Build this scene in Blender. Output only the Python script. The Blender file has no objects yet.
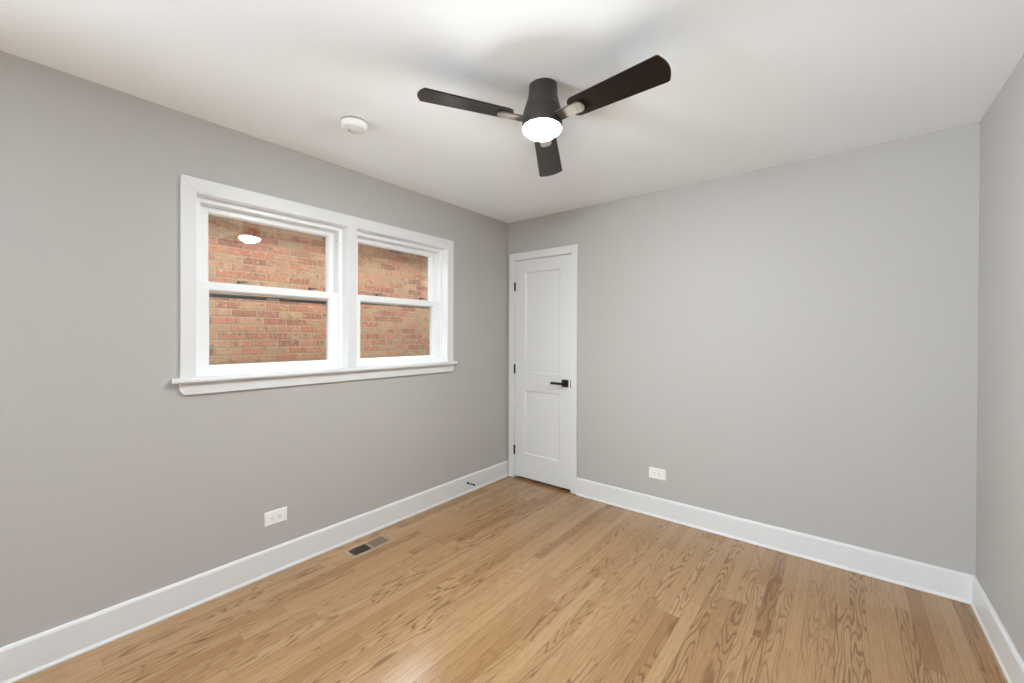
import bpy, bmesh, math
from mathutils import Vector, Matrix

C = bpy.context.scene.collection
S = bpy.context.scene
R = math.radians

# ------------------------------------------------------------------ camera, sky, exposure
W, H = 3.0045, 2.44            # room width (x) and ceiling height (z); back wall y = 0, window wall x = 0
FRONT = -6.40                  # wall behind the camera
F = 417.285                    # focal length in pixels of the 1024 px wide frame
cam_d = bpy.data.cameras.new('camera')
cam_d.sensor_width = 36.0
cam_d.lens = F / 1024 * 36.0
cam_d.shift_x = 20.0 / 1024
cam_d.shift_y = -3.95 / 1024
cam_d.clip_start = 0.02
cam = bpy.data.objects.new('camera', cam_d)
C.objects.link(cam)
yaw, pitch, roll = 0.69753, -0.0049151, 0.003555
fw = Vector((-math.sin(yaw) * math.cos(pitch), math.cos(yaw) * math.cos(pitch), math.sin(pitch)))
rt = Vector((math.cos(yaw), math.sin(yaw), 0))
up = rt.cross(fw)
rt, up = rt * math.cos(roll) + up * math.sin(roll), up * math.cos(roll) - rt * math.sin(roll)
M = Matrix((rt, up, -fw)).transposed().to_4x4()
M.translation = Vector((2.47665, -3.19552, 1.35490))
cam.matrix_world = M
S.camera = cam

world = bpy.data.worlds.new('overcast_sky')
S.world = world
world.use_nodes = True
wb = world.node_tree.nodes['Background']
# overcast sky above the horizon, added ground glow below it to brighten the ceiling
_nt = world.node_tree
_tc = _nt.nodes.new('ShaderNodeTexCoord'); _sx = _nt.nodes.new('ShaderNodeSeparateXYZ')
_mr = _nt.nodes.new('ShaderNodeMapRange'); _mr.inputs[1].default_value = -0.06; _mr.inputs[2].default_value = 0.06
_mx = _nt.nodes.new('ShaderNodeMix'); _mx.data_type = 'RGBA'
_mx.inputs[6].default_value = (6.6, 7.3, 8.0, 1)
_mx.inputs[7].default_value = (2.6, 2.9, 3.2, 1)
_nt.links.new(_tc.outputs['Generated'], _sx.inputs[0]); _nt.links.new(_sx.outputs[2], _mr.inputs[0])
_nt.links.new(_mr.outputs[0], _mx.inputs[0]); _nt.links.new(_mx.outputs[2], wb.inputs[0])
wb.inputs[1].default_value = 1.0

# daylight enters through an added opening behind the viewer: a portal lets the renderer sample it well
def portal(name, lo, hi, x):
    d = bpy.data.lights.new(name, 'AREA'); d.shape = 'RECTANGLE'
    d.size = hi[1] - lo[1]; d.size_y = hi[0] - lo[0]
    d.cycles.is_portal = True
    o = bpy.data.objects.new(name, d); C.objects.link(o)
    o.location = (x, (lo[0] + hi[0]) / 2, (lo[1] + hi[1]) / 2)
    o.rotation_euler = (0, -math.pi / 2, 0)
SIDE = (-6.35, -4.65, 0.05, 2.36)      # unseen opening added in the window wall to light the room
portal('daylight_portal', (SIDE[0], SIDE[2]), (SIDE[1], SIDE[3]), -0.02)

S.view_settings.view_transform = 'Standard'
S.view_settings.look = 'None'
S.view_settings.gamma = 1.0
S.view_settings.use_curve_mapping = False
S.view_settings.exposure = 2.22
S.cycles.max_bounces = 14
S.cycles.diffuse_bounces = 10
S.cycles.glossy_bounces = 6
S.cycles.transparent_max_bounces = 16
S.cycles.use_denoising = True
S.cycles.sample_clamp_indirect = 40.0

# ------------------------------------------------------------------ materials
class N:
    """A small node-graph writer."""
    def __init__(self, name):
        self.m = bpy.data.materials.new(name)
        self.m.use_nodes = True
        self.t = self.m.node_tree
        self.b = self.t.nodes['Principled BSDF']
        self.o = self.t.nodes['Material Output']
    def add(self, kind, **kw):
        n = self.t.nodes.new(kind)
        for k, v in kw.items():
            setattr(n, k, v)
        return n
    def put(self, sock, v):
        if isinstance(v, bpy.types.NodeSocket):
            self.t.links.new(v, sock)
        else:
            sock.default_value = v
    def math(self, op, a, b=0.0, c=0.0):
        n = self.add('ShaderNodeMath', operation=op)
        for i, v in enumerate((a, b, c)):
            self.put(n.inputs[i], v)
        return n.outputs[0]
    def mix(self, f, a, b, blend='MIX'):
        n = self.add('ShaderNodeMix', data_type='RGBA', blend_type=blend)
        self.put(n.inputs[0], f); self.put(n.inputs[6], a); self.put(n.inputs[7], b)
        return n.outputs[2]
    def xyz(self, x, y, z):
        n = self.add('ShaderNodeCombineXYZ')
        for i, v in enumerate((x, y, z)):
            self.put(n.inputs[i], v)
        return n.outputs[0]
    def pos(self):
        n = self.add('ShaderNodeTexCoord')
        s = self.add('ShaderNodeSeparateXYZ')
        self.t.links.new(n.outputs['Object'], s.inputs[0])
        return s.outputs[0], s.outputs[1], s.outputs[2], n.outputs['Object']
    def noise(self, vec, scale, detail=2.0, rough=0.5):
        n = self.add('ShaderNodeTexNoise')
        self.put(n.inputs['Vector'], vec)
        n.inputs['Scale'].default_value = scale
        n.inputs['Detail'].default_value = detail
        n.inputs['Roughness'].default_value = rough
        return n.outputs['Fac']
    def white(self, vec):
        n = self.add('ShaderNodeTexWhiteNoise', noise_dimensions='3D')
        self.put(n.inputs['Vector'], vec)
        return n.outputs['Value'], n.outputs['Color']
    def ramp(self, f, stops, interp='LINEAR'):
        n = self.add('ShaderNodeValToRGB')
        n.color_ramp.interpolation = interp
        e = n.color_ramp.elements
        while len(e) < len(stops):
            e.new(0.5)
        for s, (p, c) in zip(e, stops):
            s.position = p; s.color = tuple(c) + (1,) if len(c) == 3 else c
        self.put(n.inputs[0], f)
        return n.outputs[0]
    def step(self, v, a, b):
        n = self.add('ShaderNodeMapRange', interpolation_type='SMOOTHSTEP')
        self.put(n.inputs[0], v)
        n.inputs[1].default_value = a; n.inputs[2].default_value = b
        return n.outputs[0]
    def bump(self, h, strength, dist):
        n = self.add('ShaderNodeBump')
        n.inputs['Strength'].default_value = strength
        n.inputs['Distance'].default_value = dist
        self.put(n.inputs['Height'], h)
        self.t.links.new(n.outputs[0], self.b.inputs['Normal'])

def paint(name, col, rough, mottled=0.02, bump=0.0, spec=0.5, metal=0.0, scale=90.0):
    g = N(name)
    x, y, z, p = g.pos()
    n = g.noise(p, scale, 3.0)
    c2 = tuple(max(0, c * (1 - mottled)) for c in col)
    g.put(g.b.inputs['Base Color'], g.mix(n, tuple(col) + (1,), c2 + (1,)))
    g.b.inputs['Roughness'].default_value = rough
    g.b.inputs['Specular IOR Level'].default_value = spec
    g.b.inputs['Metallic'].default_value = metal
    if bump:
        g.bump(n, bump, 0.001)
    return g.m

wall_paint = paint('greige_wall_paint', (0.457, 0.444, 0.424), 0.55, 0.02, 0.15, 0.35, scale=220.0)
ceiling_paint = paint('white_ceiling_paint', (0.895, 0.93, 0.955), 0.8, 0.01, 0.15, 0.2, scale=220.0)
trim_paint = paint('white_trim_paint', (0.71, 0.715, 0.72), 0.32, 0.01)
door_paint = paint('white_door_paint', (0.70, 0.705, 0.70), 0.35, 0.01)
vinyl = paint('white_window_vinyl', (0.86, 0.87, 0.88), 0.3, 0.01)
plastic = paint('white_plastic', (0.83, 0.83, 0.81), 0.35, 0.01)
vent_grey = paint('grey_vent_plastic', (0.32, 0.32, 0.31), 0.6)
slot_dark = paint('dark_slot', (0.03, 0.03, 0.03), 0.6)
black_metal = paint('matte_black_metal', (0.008, 0.008, 0.0085), 0.5, 0.1)
rubber = paint('black_rubber', (0.015, 0.015, 0.015), 0.7)
bronze = paint('dark_bronze_metal', (0.036, 0.027, 0.022), 0.42, 0.1, 0.0, 0.6)
arm_metal = paint('bronze_blade_arm', (0.085, 0.068, 0.054), 0.45, 0.1, 0.0, 0.6)
screen_metal = paint('dark_screen_frame', (0.03, 0.028, 0.025), 0.5)
lock_metal = paint('taupe_lock_metal', (0.11, 0.085, 0.07), 0.45)
register_metal = paint('tan_register_metal', (0.36, 0.25, 0.16), 0.45, 0.06)
shaded_louvre = paint('shaded_louvre_metal', (0.085, 0.060, 0.045), 0.5, 0.1)  # louvre metal darkened to stand in for shade in the near half
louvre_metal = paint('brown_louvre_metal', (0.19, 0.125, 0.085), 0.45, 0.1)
concrete = paint('gangway_concrete', (0.40, 0.39, 0.37), 0.9, 0.3, scale=6.0)
soffit_paint = paint('brown_soffit_paint', (0.16, 0.11, 0.08), 0.7, 0.1)
stucco = paint('outside_wall_stucco', (0.6, 0.58, 0.55), 0.9, 0.1)

def make_floor():
    g = N('oak_strip_floor')
    x, y, z, p = g.pos()
    xs = g.math('DIVIDE', x, 0.0572)
    row = g.math('FLOOR', xs)
    fx = g.math('FRACT', xs)
    r1, rc = g.white(g.xyz(row, 3.3, 1.7))
    ys = g.math('ADD', g.math('DIVIDE', y, 0.95), g.math('MULTIPLY', r1, 17.0))
    col = g.math('FLOOR', ys)
    fy = g.math('FRACT', ys)
    v, vc = g.white(g.xyz(row, col, 9.1))
    v2, vc2 = g.white(g.xyz(col, row, 4.4))
    off = g.math('MULTIPLY', v, 53.0)
    # cathedral figure: contour lines of a smooth field stretched along the board
    gx = g.math('MULTIPLY', x, 10.5)
    gy = g.math('MULTIPLY', y, 0.95)
    field = g.noise(g.xyz(gx, gy, off), 1.0, 2.0, 0.45)
    wob = g.noise(g.xyz(g.math('MULTIPLY', x, 60.0), g.math('MULTIPLY', y, 9.0), off), 1.0, 2.0, 0.5)
    ph = g.math('ADD', g.math('MULTIPLY', field, 19.0), g.math('MULTIPLY', wob, 0.55))
    ring = g.math('FRACT', ph)
    line = g.math('MULTIPLY', g.step(ring, 0.48, 0.86), g.math('SUBTRACT', 1.0, g.step(ring, 0.90, 1.0)))
    fig = g.math('MULTIPLY', line, g.step(v2, 0.15, 0.85))
    # fine straight pores
    pore = g.noise(g.xyz(g.math('MULTIPLY', x, 520.0), g.math('MULTIPLY', y, 14.0), off), 1.0, 2.0, 0.6)
    pore = g.step(pore, 0.46, 0.70)
    streak = g.noise(g.xyz(g.math('MULTIPLY', x, 90.0), g.math('MULTIPLY', y, 2.2), off), 1.0, 3.0, 0.55)
    base = g.ramp(v, [(0.0, (0.307, 0.165, 0.070)), (0.25, (0.372, 0.218, 0.102)), (0.6, (0.423, 0.258, 0.128)),
                      (0.85, (0.395, 0.234, 0.111)), (1.0, (0.442, 0.277, 0.140))])
    c = g.mix(g.math('MULTIPLY', g.math('SUBTRACT', streak, 0.38), 0.8), base, (0.214, 0.104, 0.036, 1))
    c = g.mix(g.math('MULTIPLY', fig, 0.70), c, (0.126, 0.056, 0.019, 1))
    c = g.mix(g.math('MULTIPLY', pore, 0.40), c, (0.139, 0.066, 0.023, 1))
    ex = g.math('MINIMUM', fx, g.math('SUBTRACT', 1.0, fx))
    ey = g.math('MULTIPLY', g.math('MINIMUM', fy, g.math('SUBTRACT', 1.0, fy)), 0.95 / 0.0572)
    seam = g.math('SUBTRACT', 1.0, g.step(g.math('MINIMUM', ex, ey), 0.006, 0.024))
    c = g.mix(g.math('MULTIPLY', seam, 0.55), c, (0.121, 0.064, 0.026, 1))
    g.put(g.b.inputs['Base Color'], c)
    rg = g.noise(p, 3.0, 3.0)
    g.put(g.b.inputs['Roughness'], g.math('ADD', g.math('MULTIPLY', rg, 0.04), 0.165))
    g.b.inputs['Specular IOR Level'].default_value = 0.55
    hgt = g.math('SUBTRACT', g.math('MULTIPLY', streak, 0.15), g.math('ADD', seam, g.math('MULTIPLY', fig, 0.1)))
    g.bump(hgt, 0.06, 0.001)
    return g.m

def make_brick():
    g = N('common_brick')
    x, y, z, p = g.pos()
    warp = g.noise(p, 7.0, 2.0)
    zz = g.math('ADD', z, g.math('MULTIPLY', g.math('SUBTRACT', warp, 0.5), 0.010))
    zs = g.math('DIVIDE', zz, 0.0655)
    row = g.math('FLOOR', zs)
    fz = g.math('FRACT', zs)
    r1, _ = g.white(g.xyz(row, 5.1, 2.0))
    ys = g.math('ADD', g.math('DIVIDE', y, 0.200), g.math('ADD', g.math('MULTIPLY', row, 0.5), g.math('MULTIPLY', r1, 0.22)))
    col = g.math('FLOOR', ys)
    fy = g.math('FRACT', ys)
    v, _ = g.white(g.xyz(row, col, 6.0))
    v2, _ = g.white(g.xyz(col, row, 2.0))
    base = g.ramp(v, [(0.0, (0.333, 0.101, 0.059)), (0.2, (0.550, 0.176, 0.090)), (0.42, (0.640, 0.249, 0.125)),
                      (0.62, (0.486, 0.289, 0.153)), (0.8, (0.640, 0.339, 0.168)), (0.92, (0.422, 0.135, 0.078)), (1.0, (0.678, 0.237, 0.114))])
    fine = g.noise(p, 120.0, 4.0, 0.7)
    base = g.mix(g.math('MULTIPLY', g.step(fine, 0.42, 0.72), 0.5), base, (0.691, 0.395, 0.235, 1))
    blot = g.noise(p, 38.0, 4.0, 0.65)
    c = g.mix(g.step(blot, 0.50, 0.72), base, (0.691, 0.451, 0.283, 1))
    blot2 = g.noise(p, 21.0, 3.0, 0.6)
    c = g.mix(g.math('MULTIPLY', g.step(blot2, 0.54, 0.70), 0.75), c, (0.256, 0.135, 0.090, 1))
    rag = g.math('MULTIPLY', g.math('SUBTRACT', g.noise(p, 70.0, 3.0), 0.5), 0.10)
    ez = g.math('ADD', g.math('MINIMUM', fz, g.math('SUBTRACT', 1.0, fz)), rag)
    ey = g.math('ADD', g.math('MULTIPLY', g.math('MINIMUM', fy, g.math('SUBTRACT', 1.0, fy)), 0.200 / 0.0655), rag)
    body = g.step(g.math('MINIMUM', ez, ey), 0.045, 0.115)
    mort = g.mix(g.noise(p, 45.0, 3.0), (0.640, 0.451, 0.299, 1), (0.358, 0.232, 0.149, 1))
    c = g.mix(body, mort, c)
    g.put(g.b.inputs['Base Color'], c)
    g.b.inputs['Roughness'].default_value = 0.92
    g.b.inputs['Specular IOR Level'].default_value = 0.15
    g.bump(g.math('ADD', body, g.math('MULTIPLY', blot, 0.5)), 0.45, 0.008)
    return g.m

def make_glass():
    g = N('window_glass')
    g.t.nodes.remove(g.b)
    lw = g.add('ShaderNodeLayerWeight'); lw.inputs['Blend'].default_value = 0.5
    f5 = g.math('POWER', lw.outputs['Facing'], 5.0)
    fr = g.math('ADD', g.math('MULTIPLY', f5, 0.94), 0.045)
    tr = g.add('ShaderNodeBsdfTransparent'); tr.inputs[0].default_value = (0.985, 0.995, 0.99, 1)
    gl = g.add('ShaderNodeBsdfGlossy'); gl.inputs['Roughness'].default_value = 0.0
    mx = g.add('ShaderNodeMixShader')
    g.put(mx.inputs[0], fr)
    g.t.links.new(tr.outputs[0], mx.inputs[1]); g.t.links.new(gl.outputs[0], mx.inputs[2])
    g.t.links.new(mx.outputs[0], g.o.inputs[0])
    return g.m

def make_blade():
    g = N('espresso_blade_wood')
    x, y, z, p = g.pos()
    n = g.noise(g.xyz(g.math('MULTIPLY', x, 6.0), g.math('MULTIPLY', y, 90.0), z), 1.0, 4.0, 0.6)
    g.put(g.b.inputs['Base Color'], g.mix(n, (0.011, 0.007, 0.0055, 1), (0.005, 0.004, 0.0035, 1)))
    g.b.inputs['Roughness'].default_value = 0.24
    g.b.inputs['Specular IOR Level'].default_value = 0.38
    return g.m

def make_lamp():
    g = N('lit_opal_diffuser')
    g.b.inputs['Base Color'].default_value = (0.9, 0.9, 0.88, 1)
    g.b.inputs['Emission Color'].default_value = (0.95, 1.0, 1.0, 1)
    g.b.inputs['Emission Strength'].default_value = LAMP
    return g.m

LAMP = 112.0
floor_mat, brick_mat, glass_mat, blade_mat, lamp_mat = make_floor(), make_brick(), make_glass(), make_blade(), make_lamp()

# ------------------------------------------------------------------ mesh helpers
def obj(name, bm, mat, parent=None, bevel=0.0, smooth=False, loc=None):
    bmesh.ops.recalc_face_normals(bm, faces=bm.faces)
    me = bpy.data.meshes.new(name)
    bm.to_mesh(me); bm.free()
    me.materials.append(mat)
    o = bpy.data.objects.new(name, me)
    C.objects.link(o)
    if parent:
        o.parent = parent
    if loc:
        o.location = loc
    if smooth:
        for f in me.polygons:
            f.use_smooth = True
        try:
            me.set_sharp_from_angle(angle=R(38))
        except Exception:
            pass
    if bevel:
        b = o.modifiers.new('edge', 'BEVEL')
        b.width = bevel; b.segments = 2; b.limit_method = 'ANGLE'; b.angle_limit = R(35)
        b.use_clamp_overlap = True
        b.harden_normals = False
    return o

def box(bm, lo, hi):
    vs = [bm.verts.new((x, y, z)) for x in (lo[0], hi[0]) for y in (lo[1], hi[1]) for z in (lo[2], hi[2])]
    for f in ((0, 1, 3, 2), (4, 6, 7, 5), (0, 4, 5, 1), (2, 3, 7, 6), (0, 2, 6, 4), (1, 5, 7, 3)):
        bm.faces.new([vs[i] for i in f])
    return vs

def prism(bm, pts, fn0, fn1):
    """Extrude the polygon pts between two placements."""
    a = [bm.verts.new(fn0(*p)) for p in pts]
    b = [bm.verts.new(fn1(*p)) for p in pts]
    bm.faces.new(a); bm.faces.new(list(reversed(b)))
    n = len(pts)
    for i in range(n):
        bm.faces.new((a[i], a[(i + 1) % n], b[(i + 1) % n], b[i]))

def loop_strip(bm, loops, closed_ends=False):
    """Skin successive closed loops of equal length."""
    vs = [[bm.verts.new(p) for p in lp] for lp in loops]
    for a, b in zip(vs, vs[1:]):
        n = len(a)
        for i in range(n):
            bm.faces.new((a[i], a[(i + 1) % n], b[(i + 1) % n], b[i]))
    return vs

def ring(bm, outer, stages):
    """A closed frame in the y-z plane from successive (x, inset y, inset z bottom, inset z top) rectangles."""
    y0, y1, z0, z1 = outer
    loops = []
    for x, iy, ib, it in stages:
        loops.append([(x, y0 + iy, z0 + ib), (x, y1 - iy, z0 + ib), (x, y1 - iy, z1 - it), (x, y0 + iy, z1 - it)])
    loops.append(loops[0])
    vs = [[bm.verts.new(p) for p in lp] for lp in loops[:-1]]
    vs.append(vs[0])
    for a, b in zip(vs, vs[1:]):
        for i in range(4):
            bm.faces.new((a[i], a[(i + 1) % 4], b[(i + 1) % 4], b[i]))

def lathe(bm, prof, seg=64, axis='z', at=(0, 0, 0)):
    """prof: list of (radius, height); ends on the axis where the radius is 0."""
    def P(r, h, a):
        c, s = r * math.cos(a), r * math.sin(a)
        v = (c, s, h) if axis == 'z' else ((h, c, s) if axis == 'x' else (c, h, s))
        return (v[0] + at[0], v[1] + at[1], v[2] + at[2])
    rows = []
    for r, h in prof:
        if r <= 1e-7:
            rows.append([bm.verts.new(P(0, h, 0))])
        else:
            rows.append([bm.verts.new(P(r, h, 2 * math.pi * i / seg)) for i in range(seg)])
    for a, b in zip(rows, rows[1:]):
        for i in range(seg):
            j = (i + 1) % seg
            if len(a) == 1 and len(b) == 1:
                continue
            if len(a) == 1:
                bm.faces.new((a[0], b[i], b[j]))
            elif len(b) == 1:
                bm.faces.new((a[i], a[j], b[0]))
            else:
                bm.faces.new((a[i], a[j], b[j], b[i]))

def grid_wall(us, vs, holes, place, thick):
    """A wall with rectangular openings; place(u, v, d) gives the point at depth d."""
    bm = bmesh.new()
    def solid(i, j):
        if not (0 <= i < len(us) - 1 and 0 <= j < len(vs) - 1):
            return False
        cu, cv = (us[i] + us[i + 1]) / 2, (vs[j] + vs[j + 1]) / 2
        return not any(a < cu < b and c < cv < d for a, b, c, d in holes)
    V = {}
    def vert(i, j, d):
        if (i, j, d) not in V:
            V[(i, j, d)] = bm.verts.new(place(us[i], vs[j], thick * d))
        return V[(i, j, d)]
    for i in range(len(us) - 1):
        for j in range(len(vs) - 1):
            if not solid(i, j):
                continue
            for d in (0, 1):
                bm.faces.new([vert(i, j, d), vert(i + 1, j, d), vert(i + 1, j + 1, d), vert(i, j + 1, d)])
            for (a, b), (ni, nj) in ((((i, j), (i + 1, j)), (i, j - 1)), (((i, j + 1), (i + 1, j + 1)), (i, j + 1)),
                                     (((i, j), (i, j + 1)), (i - 1, j)), (((i + 1, j), (i + 1, j + 1)), (i + 1, j))):
                if not solid(ni, nj):
                    bm.faces.new([vert(*a, 0), vert(*b, 0), vert(*b, 1), vert(*a, 1)])
    return bm

def tag(o, label, cat, group=None, kind=None):
    o['label'] = label; o['category'] = cat
    if group: o['group'] = group
    if kind: o['kind'] = kind
    return o

def empty(name, loc, rot=(0, 0, 0)):
    o = bpy.data.objects.new(name, None)
    o.empty_display_size = 0.1
    C.objects.link(o)
    o.location = loc; o.rotation_euler = rot
    return o

# ------------------------------------------------------------------ room shell
T = 0.17                                       # wall thickness
Y1a, Y1b = -2.553, -1.715                      # left window opening
Y2a, Y2b = -1.655, -0.822                      # right window opening
Z0, Z1 = 1.140, 2.066                          # window opening height
DX0, DX1, DZ = 0.086, 0.6965, 2.065             # closet door opening

bm = bmesh.new(); box(bm, (-T, FRONT - T, -0.12), (W + T, 0.75, 0.0))
tag(obj('floor', bm, floor_mat), 'honey oak strip floor with a satin finish', 'floor', kind='structure')
bm = bmesh.new(); box(bm, (-T, FRONT - T, H), (W + T, 0.75, H + 0.12))
tag(obj('ceiling', bm, ceiling_paint), 'flat white ceiling above the fan', 'ceiling', kind='structure')

# an added, unseen opening further back in the same wall, behind the viewer, brings in most of the daylight
bm = grid_wall([FRONT - T, SIDE[0], SIDE[1], Y1a, Y1b, Y2a, Y2b, 0.0], [0, SIDE[2], Z0, Z1, SIDE[3], H],
               [(Y1a, Y1b, Z0, Z1), (Y2a, Y2b, Z0, Z1), SIDE], lambda u, v, d: (-d, u, v), T)
tag(obj('wall_left', bm, wall_paint), 'greige painted wall holding the double window', 'wall', kind='structure')
bm = grid_wall([-T, DX0, DX1, W + T], [0, DZ, H], [(DX0, DX1, -1, DZ)], lambda u, v, d: (u, d, v), 0.115)
tag(obj('wall_back', bm, wall_paint), 'greige painted wall holding the narrow white door', 'wall', kind='structure')
bm = bmesh.new(); box(bm, (W, FRONT - T, 0), (W + T, -3.5, H))  # dark wall section added to cut bounce onto the window wall
tag(obj('wall_rear_absorber', bm, paint('bounce_absorbing_dark', (0.10, 0.10, 0.10), 0.55, 0.02)), 'dark wall behind the viewer, added to soak up bounced light', 'wall', kind='structure')
bm = bmesh.new(); box(bm, (W, -3.5, 0), (W + T, 0.0, H))
tag(obj('wall_right', bm, wall_paint), 'blank greige wall at the right edge of the room', 'wall', kind='structure')
bm = bmesh.new(); box(bm, (0, FRONT - T, 0), (W, FRONT, H))
tag(obj('wall_front', bm, wall_paint), 'blank greige wall behind the viewer', 'wall', kind='structure')

# closet behind the door: side, far and top boards of its own dark shell
bm = bmesh.new()
box(bm, (-T, 0.70, 0), (1.2, 0.75, H)); box(bm, (1.15, 0.115, 0), (1.2, 0.70, H)); box(bm, (-T, 0.115, 0), (-T + 0.05, 0.70, H))
tag(obj('wall_closet', bm, wall_paint), 'unlit closet walls behind the narrow white door', 'wall', kind='structure')

# baseboards: flat board with an eased top and a small toe at the floor
HB, TB = 0.1465, 0.014
def base_profile():
    return [(0, 0), (0.020, 0), (0.020, 0.006), (0.0145, 0.017), (TB, 0.022), (TB, HB - 0.012), (0.010, HB - 0.003), (0.006, HB), (0, HB)]
bm = bmesh.new(); prism(bm, base_profile(), lambda d, z: (d, SIDE[1], z), lambda d, z: (d, 0.0, z))
tag(obj('baseboard_left', bm, trim_paint, bevel=0.001), 'white baseboard under the double window', 'baseboard', kind='structure')
bm = bmesh.new(); prism(bm, base_profile(), lambda d, z: (0.753, -d, z), lambda d, z: (W, -d, z))
tag(obj('baseboard_back', bm, trim_paint, bevel=0.001), 'white baseboard running right from the door', 'baseboard', kind='structure')
bm = bmesh.new(); prism(bm, base_profile(), lambda d, z: (W - d, -3.5, z), lambda d, z: (W - d, 0.0, z))
tag(obj('baseboard_right', bm, trim_paint, bevel=0.001), 'white baseboard along the blank right wall', 'baseboard', kind='structure')

# ------------------------------------------------------------------ double window
CF = 0.018                                     # casing thickness
OY0, OY1, OZ1 = -2.613, -0.757, 2.1335         # casing outline
trim = empty('trim_1', (0, (OY0 + OY1) / 2, Z0))
tag(trim, 'white flat casing, sill and apron around the double window', 'window trim', kind='structure')
def tloc(y, z): return (y - trim.location.y, z - trim.location.z)
def flat(pts, x0, x1):
    bm = bmesh.new()
    q = [tloc(*p) for p in pts]
    prism(bm, q, lambda y, z: (x0, y, z), lambda y, z: (x1, y, z))
    return bm
obj('side_casing', flat([(OY0, Z0), (Y1a, Z0), (Y1a, Z1), (OY0, OZ1)], 0.0, CF), trim_paint, trim, 0.0015)
obj('side_casing', flat([(OY1, Z0), (Y2b, Z0), (Y2b, Z1), (OY1, OZ1)], 0.0, CF), trim_paint, trim, 0.0015)
obj('head_casing', flat([(OY0, OZ1), (Y1a, Z1), (Y2b, Z1), (OY1, OZ1)], 0.0, CF), trim_paint, trim, 0.0015)
obj('mullion_casing', flat([(Y1b, Z0), (Y2a, Z0), (Y2a, Z1), (Y1b, Z1)], 0.0, CF), trim_paint, trim, 0.0015)
# stool with horns past the casing, rounded nose
nose = [(-0.052, 0.0), (-0.052, -0.023), (0.040, -0.023), (0.045, -0.019), (0.046, -0.011), (0.044, -0.003), (0.040, 0.0)]
bm = bmesh.new()
oy = trim.location.y
hp = [(0.0, 0.0), (0.0, -0.023), (0.040, -0.023), (0.045, -0.019), (0.046, -0.011), (0.044, -0.003), (0.040, 0.0)]
prism(bm, hp, lambda x, z: (x, -2.645 - oy, z), lambda x, z: (x, -0.737 - oy, z))
for a, b in ((Y1a, Y1b), (Y2a, Y2b)):          # the stool runs in between the jambs
    box(bm, (-0.05, a + 0.001 - oy, -0.0005), (0.001, b - 0.001 - oy, 0.0012))
obj('window_sill', bm, trim_paint, trim, 0.0015)
zt, zb = Z0 - 0.023, 1.057
obj('apron', flat([(-2.616, zt), (-2.616, zb + 0.024), (-2.600, zb), (-0.765, zb), (-0.748, zb + 0.024), (-0.748, zt)], 0.0, CF - 0.002), trim_paint, trim, 0.0015)

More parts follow.
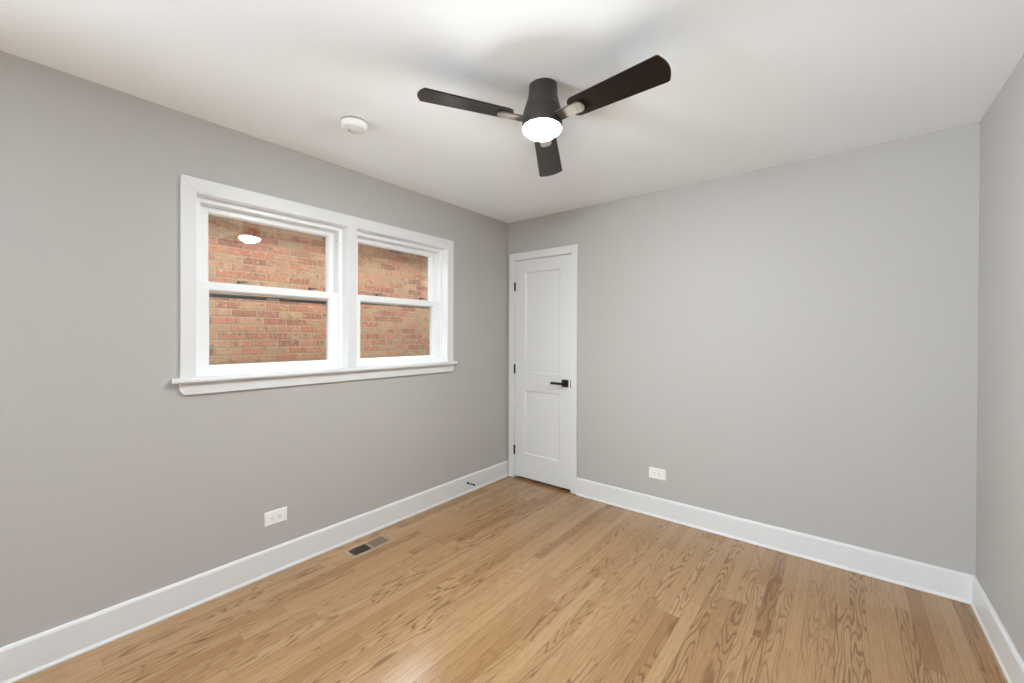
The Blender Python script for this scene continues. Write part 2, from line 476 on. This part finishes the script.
def window(n, ya, yb, label, bar):
    yc = (ya + yb) / 2
    a, b = ya - yc, yb - yc
    h = Z1 - Z0
    FL = 0.030                                 # vinyl frame face
    # jamb liner boards with the vinyl frame behind them
    bm = bmesh.new()
    ring(bm, (a + 0.0005, b - 0.0005, 0.0015, h - 0.0005), [(-0.050, 0, 0, 0), (-0.050, FL, 0.014, FL), (-0.060, FL, 0.014, FL),
         (-0.060, FL + .0005, 0.0145, FL + .0005), (-0.160, FL + .0005, 0.0145, FL + .0005), (-0.160, 0, 0, 0)])
    root = obj('window_%d' % n, bm, vinyl, None, 0.0012, loc=(0, yc, Z0))
    tag(root, label, 'window', kind='structure')
    # jamb extension behind the casing, its lighter white standing in for daylight
    bm = bmesh.new()
    ring(bm, (a + 0.0004, b - 0.0004, 0.0014, h - 0.0004), [(CF - 0.001, 0, 0, 0), (CF - 0.001, 0.0035, 0.0002, 0.0035), (-0.0495, 0.0035, 0.0002, 0.0035), (-0.0495, 0, 0, 0)])
    obj('jamb_liner', bm, vinyl, root)
    # tiny tilt-shoe screws in the jamb track
    bm = bmesh.new()
    lathe(bm, [(0, 0), (0.0035, 0), (0.003, 0.0015), (0, 0.002)], 12, 'y', (-0.075, b - FL - 0.0035, 0.835))
    obj('track_screw', bm, lock_metal, root)
    sa, sb = a + FL + 0.001, b - FL - 0.001
    zm0, zm1 = 1.583 - Z0, 1.632 - Z0          # meeting rails
    def sash(name, x, z0, z1, wl, wr, wb, wt, th):
        bm = bmesh.new()
        loops = []
        for xx, e in ((x, None), (x, 0.008), (x - 0.003, 0.006), (x - 0.014, 0.0), (x - th + 0.014, 0.0), (x - th, 0.004), (x - th, None)):
            l, r, b_, t_ = (0, 0, 0, 0) if e is None else (wl - e, wr - e, wb - e, wt - e)
            loops.append([(xx, sa + l, z0 + b_), (xx, sb - r, z0 + b_), (xx, sb - r, z1 - t_), (xx, sa + l, z1 - t_)])
        vs = [[bm.verts.new(p) for p in lp] for lp in loops]
        for p_, q_ in zip(vs, vs[1:] + vs[:1]):
            for i in range(4):
                bm.faces.new((p_[i], p_[(i + 1) % 4], q_[(i + 1) % 4], q_[i]))
        s = obj(name, bm, vinyl, root, 0.0012)
        bm = bmesh.new()
        xm = x - th / 2
        for d in (0.006, -0.009):
            box(bm, (xm + d, sa + wl - 0.004, z0 + wb - 0.004), (xm + d + 0.003, sb - wr + 0.004, z1 - wt + 0.004))
        obj('pane', bm, glass_mat, s)
        return s
    bm = bmesh.new()                           # balance cover in the near jamb track, above the lower sash
    box(bm, (-0.108, a + FL + 0.0006, zm1 + 0.002), (-0.062, a + FL + 0.013, h - FL - 0.0008))
    obj('balance_cover', bm, vinyl, root, 0.001)
    up_ = sash('upper_sash', -0.110, zm0 + 0.001, h - FL - 0.001, 0.064, 0.040, 0.046, 0.036, 0.042)
    lo_ = sash('lower_sash', -0.0615, 0.0145 + 0.0015, zm1, 0.054, 0.060, 0.036, 0.049, 0.044)
    for f in (0.26, 0.78):                     # cam locks on the meeting rail
        y = sa + (sb - sa) * f
        bm = bmesh.new()
        box(bm, (-0.099, y - 0.020, zm1), (-0.076, y + 0.020, zm1 + 0.005))
        lathe(bm, [(0, zm1 + 0.005), (0.011, zm1 + 0.005), (0.011, zm1 + 0.018), (0.009, zm1 + 0.020), (0, zm1 + 0.0205)], 20, 'z', (-0.088, y, 0))
        prism(bm, [(0.0, -0.005), (0.034, -0.004), (0.040, 0.0), (0.034, 0.004), (0.0, 0.005)],
              lambda p, q: (-0.088 + q + 0.1 * p, y + p, zm1 + 0.0085 + 0.10 * p), lambda p, q: (-0.088 + q + 0.1 * p, y + p, zm1 + 0.0185 + 0.06 * p))
        obj('sash_lock', bm, lock_metal, lo_, 0.0008)
    bm = bmesh.new()
    zb_ = bar - Z0
    box(bm, (-0.178, sa - 0.004, zb_), (-0.165, sb + 0.004, zb_ + 0.020))
    sc_ = obj('screen_frame', bm, screen_metal, root, 0.001)
    bm = bmesh.new()
    ym = sa + (sb - sa) * 0.53
    box(bm, (-0.165, ym - 0.035, zb_ + 0.001), (-0.160, ym + 0.035, zb_ + 0.012))
    obj('pull_tab', bm, vent_grey, sc_, 0.001)
    return root

window(1, Y1a, Y1b, 'left double-hung white window, the one nearest the viewer', 1.5605)
window(2, Y2a, Y2b, 'right double-hung white window, nearest the room corner', 1.577)

# ------------------------------------------------------------------ neighbouring house across the gangway
BX = -1.49
bm = bmesh.new(); box(bm, (BX - 0.25, -2.9, -1.0), (BX, 8.0, 2.42))
nb = obj('neighbor_brick_wall', bm, brick_mat)
tag(nb, 'weathered common brick wall of the house next door', 'brick wall', kind='structure')
bm = bmesh.new()
prism(bm, [(BX - 0.25, 2.42), (BX, 2.42), (BX + 0.21, 2.40), (BX + 0.23, 2.40), (BX + 0.23, 2.50), (BX - 0.25, 2.70)],
      lambda x, z: (x, -3.1, z), lambda x, z: (x, 8.0, z))
obj('eave', bm, soffit_paint, nb, 0.003)
bm = bmesh.new()
prism(bm, [(-T, 2.64), (-0.83, 2.60), (-0.85, 2.60), (-0.85, 2.72), (-T, 2.86)], lambda x, z: (x, -3.3, z), lambda x, z: (x, 8.0, z))  # unseen eave added to narrow the skylight reaching the brick
tag(obj('eave_sky_blocker', bm, soffit_paint), 'unseen brown eave added above the double window to limit skylight', 'eave', kind='structure')
bm = bmesh.new(); box(bm, (BX, -2.9, -1.0), (-T, 8.0, -0.7))
box(bm, (BX, -3.1, -0.7), (-T, -2.9, 2.5)); box(bm, (BX, 7.8, -0.7), (-T, 8.0, 4.0))   # added end walls keeping ground glow off the brick
box(bm, (-T - 0.02, -3.1, -0.7), (-T - 0.001, 8.0, -0.001)); box(bm, (-T - 0.02, 0.0, -0.001), (-T - 0.001, 8.0, 2.64))   # this house's outer wall
tag(obj('gangway_ground', bm, concrete), 'concrete gangway between the two houses, with added end walls blocking light', 'ground', kind='structure')

# ------------------------------------------------------------------ closet door
door = empty('door_1', (DX0, 0, 0))
tag(door, 'narrow white two-panel closet door beside the corner', 'door', kind='structure')
def dflat(pts, y0, y1):
    bm = bmesh.new()
    prism(bm, [(x - DX0, z) for x, z in pts], lambda x, z: (x, y0, z), lambda x, z: (x, y1, z))
    return bm
CX0, CX1, CZ = 0.026, 0.753, 2.133
obj('side_casing', dflat([(CX0, 0.004), (DX0, 0.004), (DX0, DZ), (CX0, CZ)], 0, -0.016), trim_paint, door, 0.0015)
obj('side_casing', dflat([(CX1, 0.004), (DX1, 0.004), (DX1, DZ), (CX1, CZ)], 0, -0.016), trim_paint, door, 0.0015)
obj('head_casing', dflat([(CX0, CZ), (DX0, DZ), (DX1, DZ), (CX1, CZ)], 0, -0.016), trim_paint, door, 0.0015)
bm = bmesh.new()                               # jamb with door stops
for lo, hi in (((0.0003, -0.001, 0.002), (0.0035, 0.114, DZ - 0.0003)), ((DX1 - DX0 - 0.0035, -0.001, 0.002), (DX1 - DX0 - 0.0003, 0.114, DZ - 0.0003)),
               ((0.0035, -0.001, DZ - 0.0035), (DX1 - DX0 - 0.0035, 0.114, DZ - 0.0003)),
               ((0.0035, 0.040, 0.002), (0.0155, 0.075, DZ - 0.0035)), ((DX1 - DX0 - 0.0155, 0.040, 0.002), (DX1 - DX0 - 0.0035, 0.075, DZ - 0.0035)),
               ((0.0155, 0.040, DZ - 0.0155), (DX1 - DX0 - 0.0155, 0.075, DZ - 0.0035))):
    box(bm, lo, hi)
obj('jamb', bm, trim_paint, door)

# slab with two recessed shaker panels
sx0, sx1, sz0, sz1 = 0.0925 - DX0, 0.6910 - DX0, 0.026, 2.0585
yf, yb_ = -0.003, 0.033
panels = [(0.205 - DX0, 0.580 - DX0, 1.010, 1.945), (0.205 - DX0, 0.580 - DX0, 0.247, 0.842)]
bm = bmesh.new()
xs = [sx0, panels[0][0], panels[0][1], sx1]
zs = [sz0, panels[1][2], panels[1][3], panels[0][2], panels[0][3], sz1]
V = {(i, j): bm.verts.new((x, yf, z)) for i, x in enumerate(xs) for j, z in enumerate(zs)}
for i in range(3):
    for j in range(5):
        q = [V[i, j], V[i + 1, j], V[i + 1, j + 1], V[i, j + 1]]
        if i == 1 and j in (1, 3):
            p = panels[1] if j == 1 else panels[0]
            prev = q
            for ins, yy in ((0.001, yf + 0.002), (0.010, yf + 0.0085)):
                cur = [bm.verts.new(c) for c in ((p[0] + ins, yy, p[2] + ins), (p[1] - ins, yy, p[2] + ins), (p[1] - ins, yy, p[3] - ins), (p[0] + ins, yy, p[3] - ins))]
                for k in range(4):
                    bm.faces.new((prev[k], prev[(k + 1) % 4], cur[(k + 1) % 4], cur[k]))
                prev = cur
            bm.faces.new(prev)
        else:
            bm.faces.new(q)
bk = [bm.verts.new((x, yb_, z)) for x, z in ((sx0, sz0), (sx1, sz0), (sx1, sz1), (sx0, sz1))]
bm.faces.new(bk)
bm.faces.new([V[i, 0] for i in range(4)] + [bk[1], bk[0]])
bm.faces.new([V[i, 5] for i in range(4)] + [bk[2], bk[3]])
bm.faces.new([V[0, j] for j in range(6)] + [bk[3], bk[0]])
bm.faces.new([V[3, j] for j in range(6)] + [bk[2], bk[1]])
slab = obj('door_panel', bm, door_paint, door)

for za, zb2 in ((1.778, 1.859), (0.997, 1.081), (0.229, 0.311)):   # black butt hinges, knuckles towards the room
    bm = bmesh.new()
    hx = 0.0895 - DX0
    n = 5
    for k in range(n):
        a0 = za + (zb2 - za) * k / n + 0.0004; a1 = za + (zb2 - za) * (k + 1) / n - 0.0004
        lathe(bm, [(0, a0), (0.0090, a0), (0.0090, a1), (0, a1)], 16, 'z', (hx, -0.0105, 0))
    lathe(bm, [(0, za - 0.003), (0.004, za - 0.003), (0.0045, za), (0, za)], 16, 'z', (hx, -0.0105, 0))
    lathe(bm, [(0, zb2), (0.0045, zb2), (0.004, zb2 + 0.003), (0, zb2 + 0.003)], 16, 'z', (hx, -0.0105, 0))
    box(bm, (hx - 0.0014, -0.0105, za), (hx - 0.0002, 0.030, zb2)); box(bm, (hx + 0.0002, -0.0105, za), (hx + 0.0014, 0.030, zb2))
    h_ = obj('hinge', bm, black_metal, door, smooth=True)
    h_['label'] = 'black hinge'

cx, cz = 0.6350 - DX0, 0.9405
bm = bmesh.new(); box(bm, (cx - 0.032, yf - 0.009, cz - 0.032), (cx + 0.032, yf, cz + 0.032))
hd = obj('door_handle', bm, black_metal, door, 0.0015)
hd['label'] = 'matte black lever handle on a square rosette'
bm = bmesh.new()
lathe(bm, [(0, yf - 0.050), (0.011, yf - 0.050), (0.011, yf - 0.012), (0.014, yf - 0.009), (0, yf - 0.009)], 24, 'y', (cx, 0, cz))
obj('spindle', bm, black_metal, hd, smooth=True)
bm = bmesh.new(); box(bm, (cx - 0.118, yf - 0.058, cz - 0.0125), (cx + 0.013, yf - 0.046, cz + 0.0095))
obj('lever', bm, black_metal, hd, 0.002)
bm = bmesh.new(); box(bm, (0.6918 - DX0, -0.0168, 0.904), (0.6985 - DX0, 0.028, 0.970))
st = obj('strike_plate', bm, black_metal, door, 0.0006)
st['label'] = 'black strike plate'

# ------------------------------------------------------------------ ceiling fan
TX, TY = 0.0117, -0.0591
fan = empty('ceiling_fan', (1.4766 - 0.0018, -1.6691 + 0.0092, H + 0.002), (TY, -TX, 0))
tag(fan, 'dark bronze three-blade ceiling fan with a lit round light', 'ceiling fan')
BZ = -0.156 - 0.002
bm = bmesh.new()
lathe(bm, [(0, 0), (0.059, 0), (0.0605, -0.002), (0.0608, -0.012), (0.0616, -0.030), (0.0628, -0.050), (0.0670, -0.068), (0.0722, -0.087), (0.0715, -0.0885), (0, -0.0885)], 72)
obj('canopy', bm, bronze, fan, smooth=True)
bm = bmesh.new()
lathe(bm, [(0, -0.0895), (0.0722, -0.0895), (0.0735, -0.091), (0.0785, -0.108), (0.0830, -0.128), (0.0855, -0.150), (0.0862, -0.172), (0.0864, -0.190), (0.0850, -0.1945), (0, -0.1945)], 72)
obj('motor_housing', bm, bronze, fan, smooth=True)
bm = bmesh.new()
lens = [(0, -0.194), (0.0820, -0.194), (0.0820, -0.1952)]
rs_ = (0.0820 ** 2 + 0.039 ** 2) / (2 * 0.039)
a0_ = math.asin(0.0820 / rs_)
for k in range(1, 12):
    a = a0_ * (1 - k / 12)
    lens.append((rs_ * math.sin(a), -0.1952 - 0.039 - rs_ * (math.cos(a) - 1) ))
lens.append((0, -0.2342))
lathe(bm, lens, 72)
lo = obj('light_lens', bm, lamp_mat, fan, smooth=True)
lo['label'] = 'glowing opal glass light'

def blade_outline(r0=0.141, R1=0.524, w0=0.052, w1=0.0635):
    pts = []
    def corner(cx_, cy_, rad, a0, a1, n=6):
        for k in range(n + 1):
            a = a0 + (a1 - a0) * k / n
            pts.append((cx_ + rad * math.cos(a), cy_ + rad * math.sin(a)))
    corner(r0 + 0.030, -w0 + 0.030, 0.030, -math.pi, -math.pi / 2)
    corner(R1 - 0.014, -w1 + 0.014, 0.014, -math.pi / 2, -math.pi * 0.08)
    for k in range(1, 8):
        t = -1 + 2 * k / 8
        pts.append((R1 + 0.014 * (1 - t * t), t * (w1 - 0.012)))
    corner(R1 - 0.014, w1 - 0.014, 0.014, math.pi * 0.08, math.pi / 2)
    corner(r0 + 0.030, w0 - 0.030, 0.030, math.pi / 2, math.pi)
    return pts

def arm_outline():
    pts = [(0.070, -0.028), (0.110, -0.026), (0.165, -0.0265)]
    for k in range(9):
        a = -math.pi / 2 + math.pi * k / 8
        pts.append((0.180 + 0.024 * math.cos(a), 0.027 * math.sin(a)))
    pts += [(0.165, 0.0265), (0.110, 0.026), (0.070, 0.028)]
    return pts

bm = bmesh.new(); prism(bm, blade_outline(), lambda x, y: (x, y, -0.003), lambda x, y: (x, y, 0.003))
blade0 = obj('blade', bm, blade_mat, fan, 0.0012)
bm = bmesh.new(); prism(bm, arm_outline(), lambda x, y: (x, y, -0.011), lambda x, y: (x, y, -0.0035))
for x in (0.172, 0.192):                       # screw heads under the arm
    lathe(bm, [(0, -0.0125), (0.003, -0.0122), (0.004, -0.011), (0, -0.0108)], 12, 'z', (x, 0, 0))
arm0 = obj('blade_arm', bm, arm_metal, blade0, 0.0015)
for k in range(3):
    b = blade0 if k == 0 else blade0.copy()
    if k:
        C.objects.link(b); b.parent = fan
        a = arm0.copy(); C.objects.link(a); a.parent = b
    b.location = (0, 0, BZ)
    b.rotation_mode = 'QUATERNION'
    ang = -2.1341 + k * 2 * math.pi / 3
    b.rotation_quaternion = (Matrix.Rotation(ang, 3, 'Z') @ Matrix.Rotation(-0.199, 3, 'X')).to_quaternion()

# ------------------------------------------------------------------ smoke detector
sd = empty('smoke_detector', (0.5715, -2.019, H))
tag(sd, 'round white smoke detector on the ceiling near the windows', 'smoke detector')
bm = bmesh.new(); lathe(bm, [(0, 0), (0.0665, 0), (0.0665, -0.002), (0.066, -0.003), (0, -0.003)], 56)
obj('base', bm, plastic, sd, smooth=True)
bm = bmesh.new()
lathe(bm, [(0.050, -0.0028), (0.0620, -0.0028), (0.0620, -0.0145), (0.050, -0.0145)], 56)
obj('shaded_vent_band', bm, vent_grey, sd, smooth=True)  # vent gap, with the shade under the base put into its grey
bm = bmesh.new()
lathe(bm, [(0, -0.014), (0.0655, -0.014), (0.0660, -0.016), (0.0645, -0.030), (0.0615, -0.0375), (0.054, -0.0425), (0.040, -0.0445), (0.038, -0.0435), (0.036, -0.0445), (0, -0.0455)], 56)
cv = obj('cover', bm, plastic, sd, smooth=True)
bm = bmesh.new(); lathe(bm, [(0, -0.044), (0.011, -0.044), (0.0105, -0.0475), (0.009, -0.0482), (0, -0.0482)], 28, 'z', (0.012, -0.014, 0))
obj('test_button', bm, plastic, cv, smooth=True)
bm = bmesh.new()
for k in range(7):                             # sounder slots
    a = 2.2 + k * 0.33
    c_, s_ = math.cos(a), math.sin(a)
    prism(bm, [(0.020, -0.0016), (0.031, -0.0016), (0.031, 0.0016), (0.020, 0.0016)],
          lambda p, q: (p * c_ - q * s_, p * s_ + q * c_, -0.0443), lambda p, q: (p * c_ - q * s_, p * s_ + q * c_, -0.0457))
vt = obj('sounder_slots', bm, vent_grey, cv)

# ------------------------------------------------------------------ wall outlets (horizontal duplex)
def outlet(place_m, label):
    """Built in a local frame: u along the wall, v up, d out of the wall."""
    root = empty('wall_outlet', (0, 0, 0))
    root.matrix_world = place_m
    tag(root, label, 'outlet', 'duplex wall outlets')
    hw, hh = 0.0615, 0.0395
    bm = bmesh.new()
    vs0 = [(-hw, -hh), (hw, -hh), (hw, hh), (-hw, hh)]
    loops = [[(x, 0, z) for x, z in vs0], [(x, -0.003, z) for x, z in vs0], [(x * 0.955, -0.006, z * 0.93) for x, z in vs0]]
    L = loop_strip(bm, loops)
    bm.faces.new(L[0]); bm.faces.new(L[-1])
    lathe(bm, [(0, -0.0072), (0.002, -0.0072), (0.003, -0.0064), (0.003, -0.006), (0, -0.006)], 14, 'y', (0, 0, 0))
    obj('cover_plate', bm, plastic, root, 0.0006)
    for s in (-1, 1):
        bm = bmesh.new()
        pts = [(0.0143 * math.copysign(min(1, abs(math.cos(a)) * 1.18), math.cos(a)), 0.0172 * math.sin(a)) for a in [2 * math.pi * k / 32 for k in range(32)]]
        prism(bm, pts, lambda x, z: (x + s * 0.0195, -0.0055, z), lambda x, z: (x + s * 0.0195, -0.0082, z))
        f = obj('socket_face', bm, plastic, root, 0.0004)
        bm = bmesh.new()
        for dz, ln in ((-0.0063, 0.0085), (0.0063, 0.0070)):
            box(bm, (s * 0.0195 + 0.001 - ln / 2, -0.0086, dz - 0.0011), (s * 0.0195 + 0.001 + ln / 2, -0.0080, dz + 0.0011))
        lathe(bm, [(0, -0.0086), (0.0023, -0.0086), (0.0023, -0.0080), (0, -0.0080)], 12, 'y', (s * 0.0195 - 0.0085, 0, 0))
        obj('socket_slots', bm, slot_dark, f)
    return root
outlet(Matrix.Translation((0.0, -2.1615, 0.315)) @ Matrix.Rotation(math.pi / 2, 4, 'Z'), 'white outlet on the wall below the window')
outlet(Matrix.Translation((1.423, 0.0, 0.323)), 'white outlet on the wall to the right of the door')

# ------------------------------------------------------------------ floor register
vx0, vx1, vy0, vy1 = 0.100, 0.220, -1.797, -1.504
reg = empty('floor_register', ((vx0 + vx1) / 2, (vy0 + vy1) / 2, 0))
tag(reg, 'tan metal floor register with two louvred halves by the baseboard', 'floor vent')
hx, hy = (vx1 - vx0) / 2, (vy1 - vy0) / 2
ix, ihy, mid = 0.043, 0.127, 0.007
bm = bmesh.new()
def rect(x0, x1, y0, y1, z): return [(x0, y0, z), (x1, y0, z), (x1, y1, z), (x0, y1, z)]
gx = [-hx, -ix, ix, hx]; gy = [-hy, -ihy, -mid, mid, ihy, hy]
GV = {(i, j): bm.verts.new((x, y, 0.004)) for i, x in enumerate(gx) for j, y in enumerate(gy)}
for i in range(3):
    for j in range(5):
        if i == 1 and j in (1, 3):
            q = [GV[i, j], GV[i + 1, j], GV[i + 1, j + 1], GV[i, j + 1]]
            lo_v = [bm.verts.new((v.co.x, v.co.y, 0.0006)) for v in q]
            for k in range(4):
                bm.faces.new((q[k], q[(k + 1) % 4], lo_v[(k + 1) % 4], lo_v[k]))
        else:
            bm.faces.new([GV[i, j], GV[i + 1, j], GV[i + 1, j + 1], GV[i, j + 1]])
border = [GV[i, 0] for i in range(4)] + [GV[3, j] for j in range(1, 6)] + [GV[i, 5] for i in (2, 1, 0)] + [GV[0, j] for j in (4, 3, 2, 1)]
outv = [bm.verts.new((v.co.x * (1 + 0.004 / hx), v.co.y * (1 + 0.004 / hy), 0.0003)) for v in border]
for k in range(len(border)):
    bm.faces.new((border[k], border[(k + 1) % len(border)], outv[(k + 1) % len(border)], outv[k]))
obj('register_frame', bm, register_metal, reg)
bm = bmesh.new()
for s in (-1, 1):
    y0, y1 = (-ihy, -mid) if s < 0 else (mid, ihy)
    box(bm, (-ix, y0, 0.0004), (ix, y1, 0.0009))
obj('duct_shade_sheet', bm, slot_dark, reg)  # near-black sheet painted in place of the shade down the duct
for s in (-1, 1):                              # one bank of louvres per half, leaning opposite ways
    bm = bmesh.new()
    y0, y1 = (-ihy, -mid) if s < 0 else (mid, ihy)
    n = 13
    for k in range(n):
        yc = y0 + (y1 - y0) * (k + 0.5) / n
        w = 0.0011 if s < 0 else 0.0030
        lean = 0.0012 if s < 0 else 0.0014
        prism(bm, [(yc - w - lean * s, 0.0010), (yc + w - lean * s, 0.0010), (yc + w + lean * s, 0.0034), (yc - w + lean * s, 0.0034)],
              lambda y, z: (-ix, y, z), lambda y, z: (ix, y, z))
    for x in (-ix / 3, ix / 3):
        box(bm, (x - 0.0009, y0, 0.0009), (x + 0.0009, y1, 0.0030))
    obj('louvre', bm, louvre_metal if s > 0 else shaded_louvre, reg)

# ------------------------------------------------------------------ door stop on the baseboard
ds = empty('door_stop', (TB, -0.576, 0.084))
tag(ds, 'small black rod door stop screwed to the baseboard', 'door stop')
bm = bmesh.new(); lathe(bm, [(0, 0), (0.011, 0), (0.011, 0.003), (0.007, 0.007), (0.0045, 0.010), (0, 0.010)], 24, 'x')
obj('base', bm, black_metal, ds, smooth=True)
bm = bmesh.new(); lathe(bm, [(0, 0.009), (0.0042, 0.009), (0.0042, 0.068), (0, 0.068)], 20, 'x')
obj('rod', bm, black_metal, ds, smooth=True)
bm = bmesh.new(); lathe(bm, [(0, 0.066), (0.0065, 0.066), (0.0078, 0.069), (0.0078, 0.077), (0.0060, 0.080), (0, 0.081)], 20, 'x')
obj('bumper', bm, rubber, ds, smooth=True)
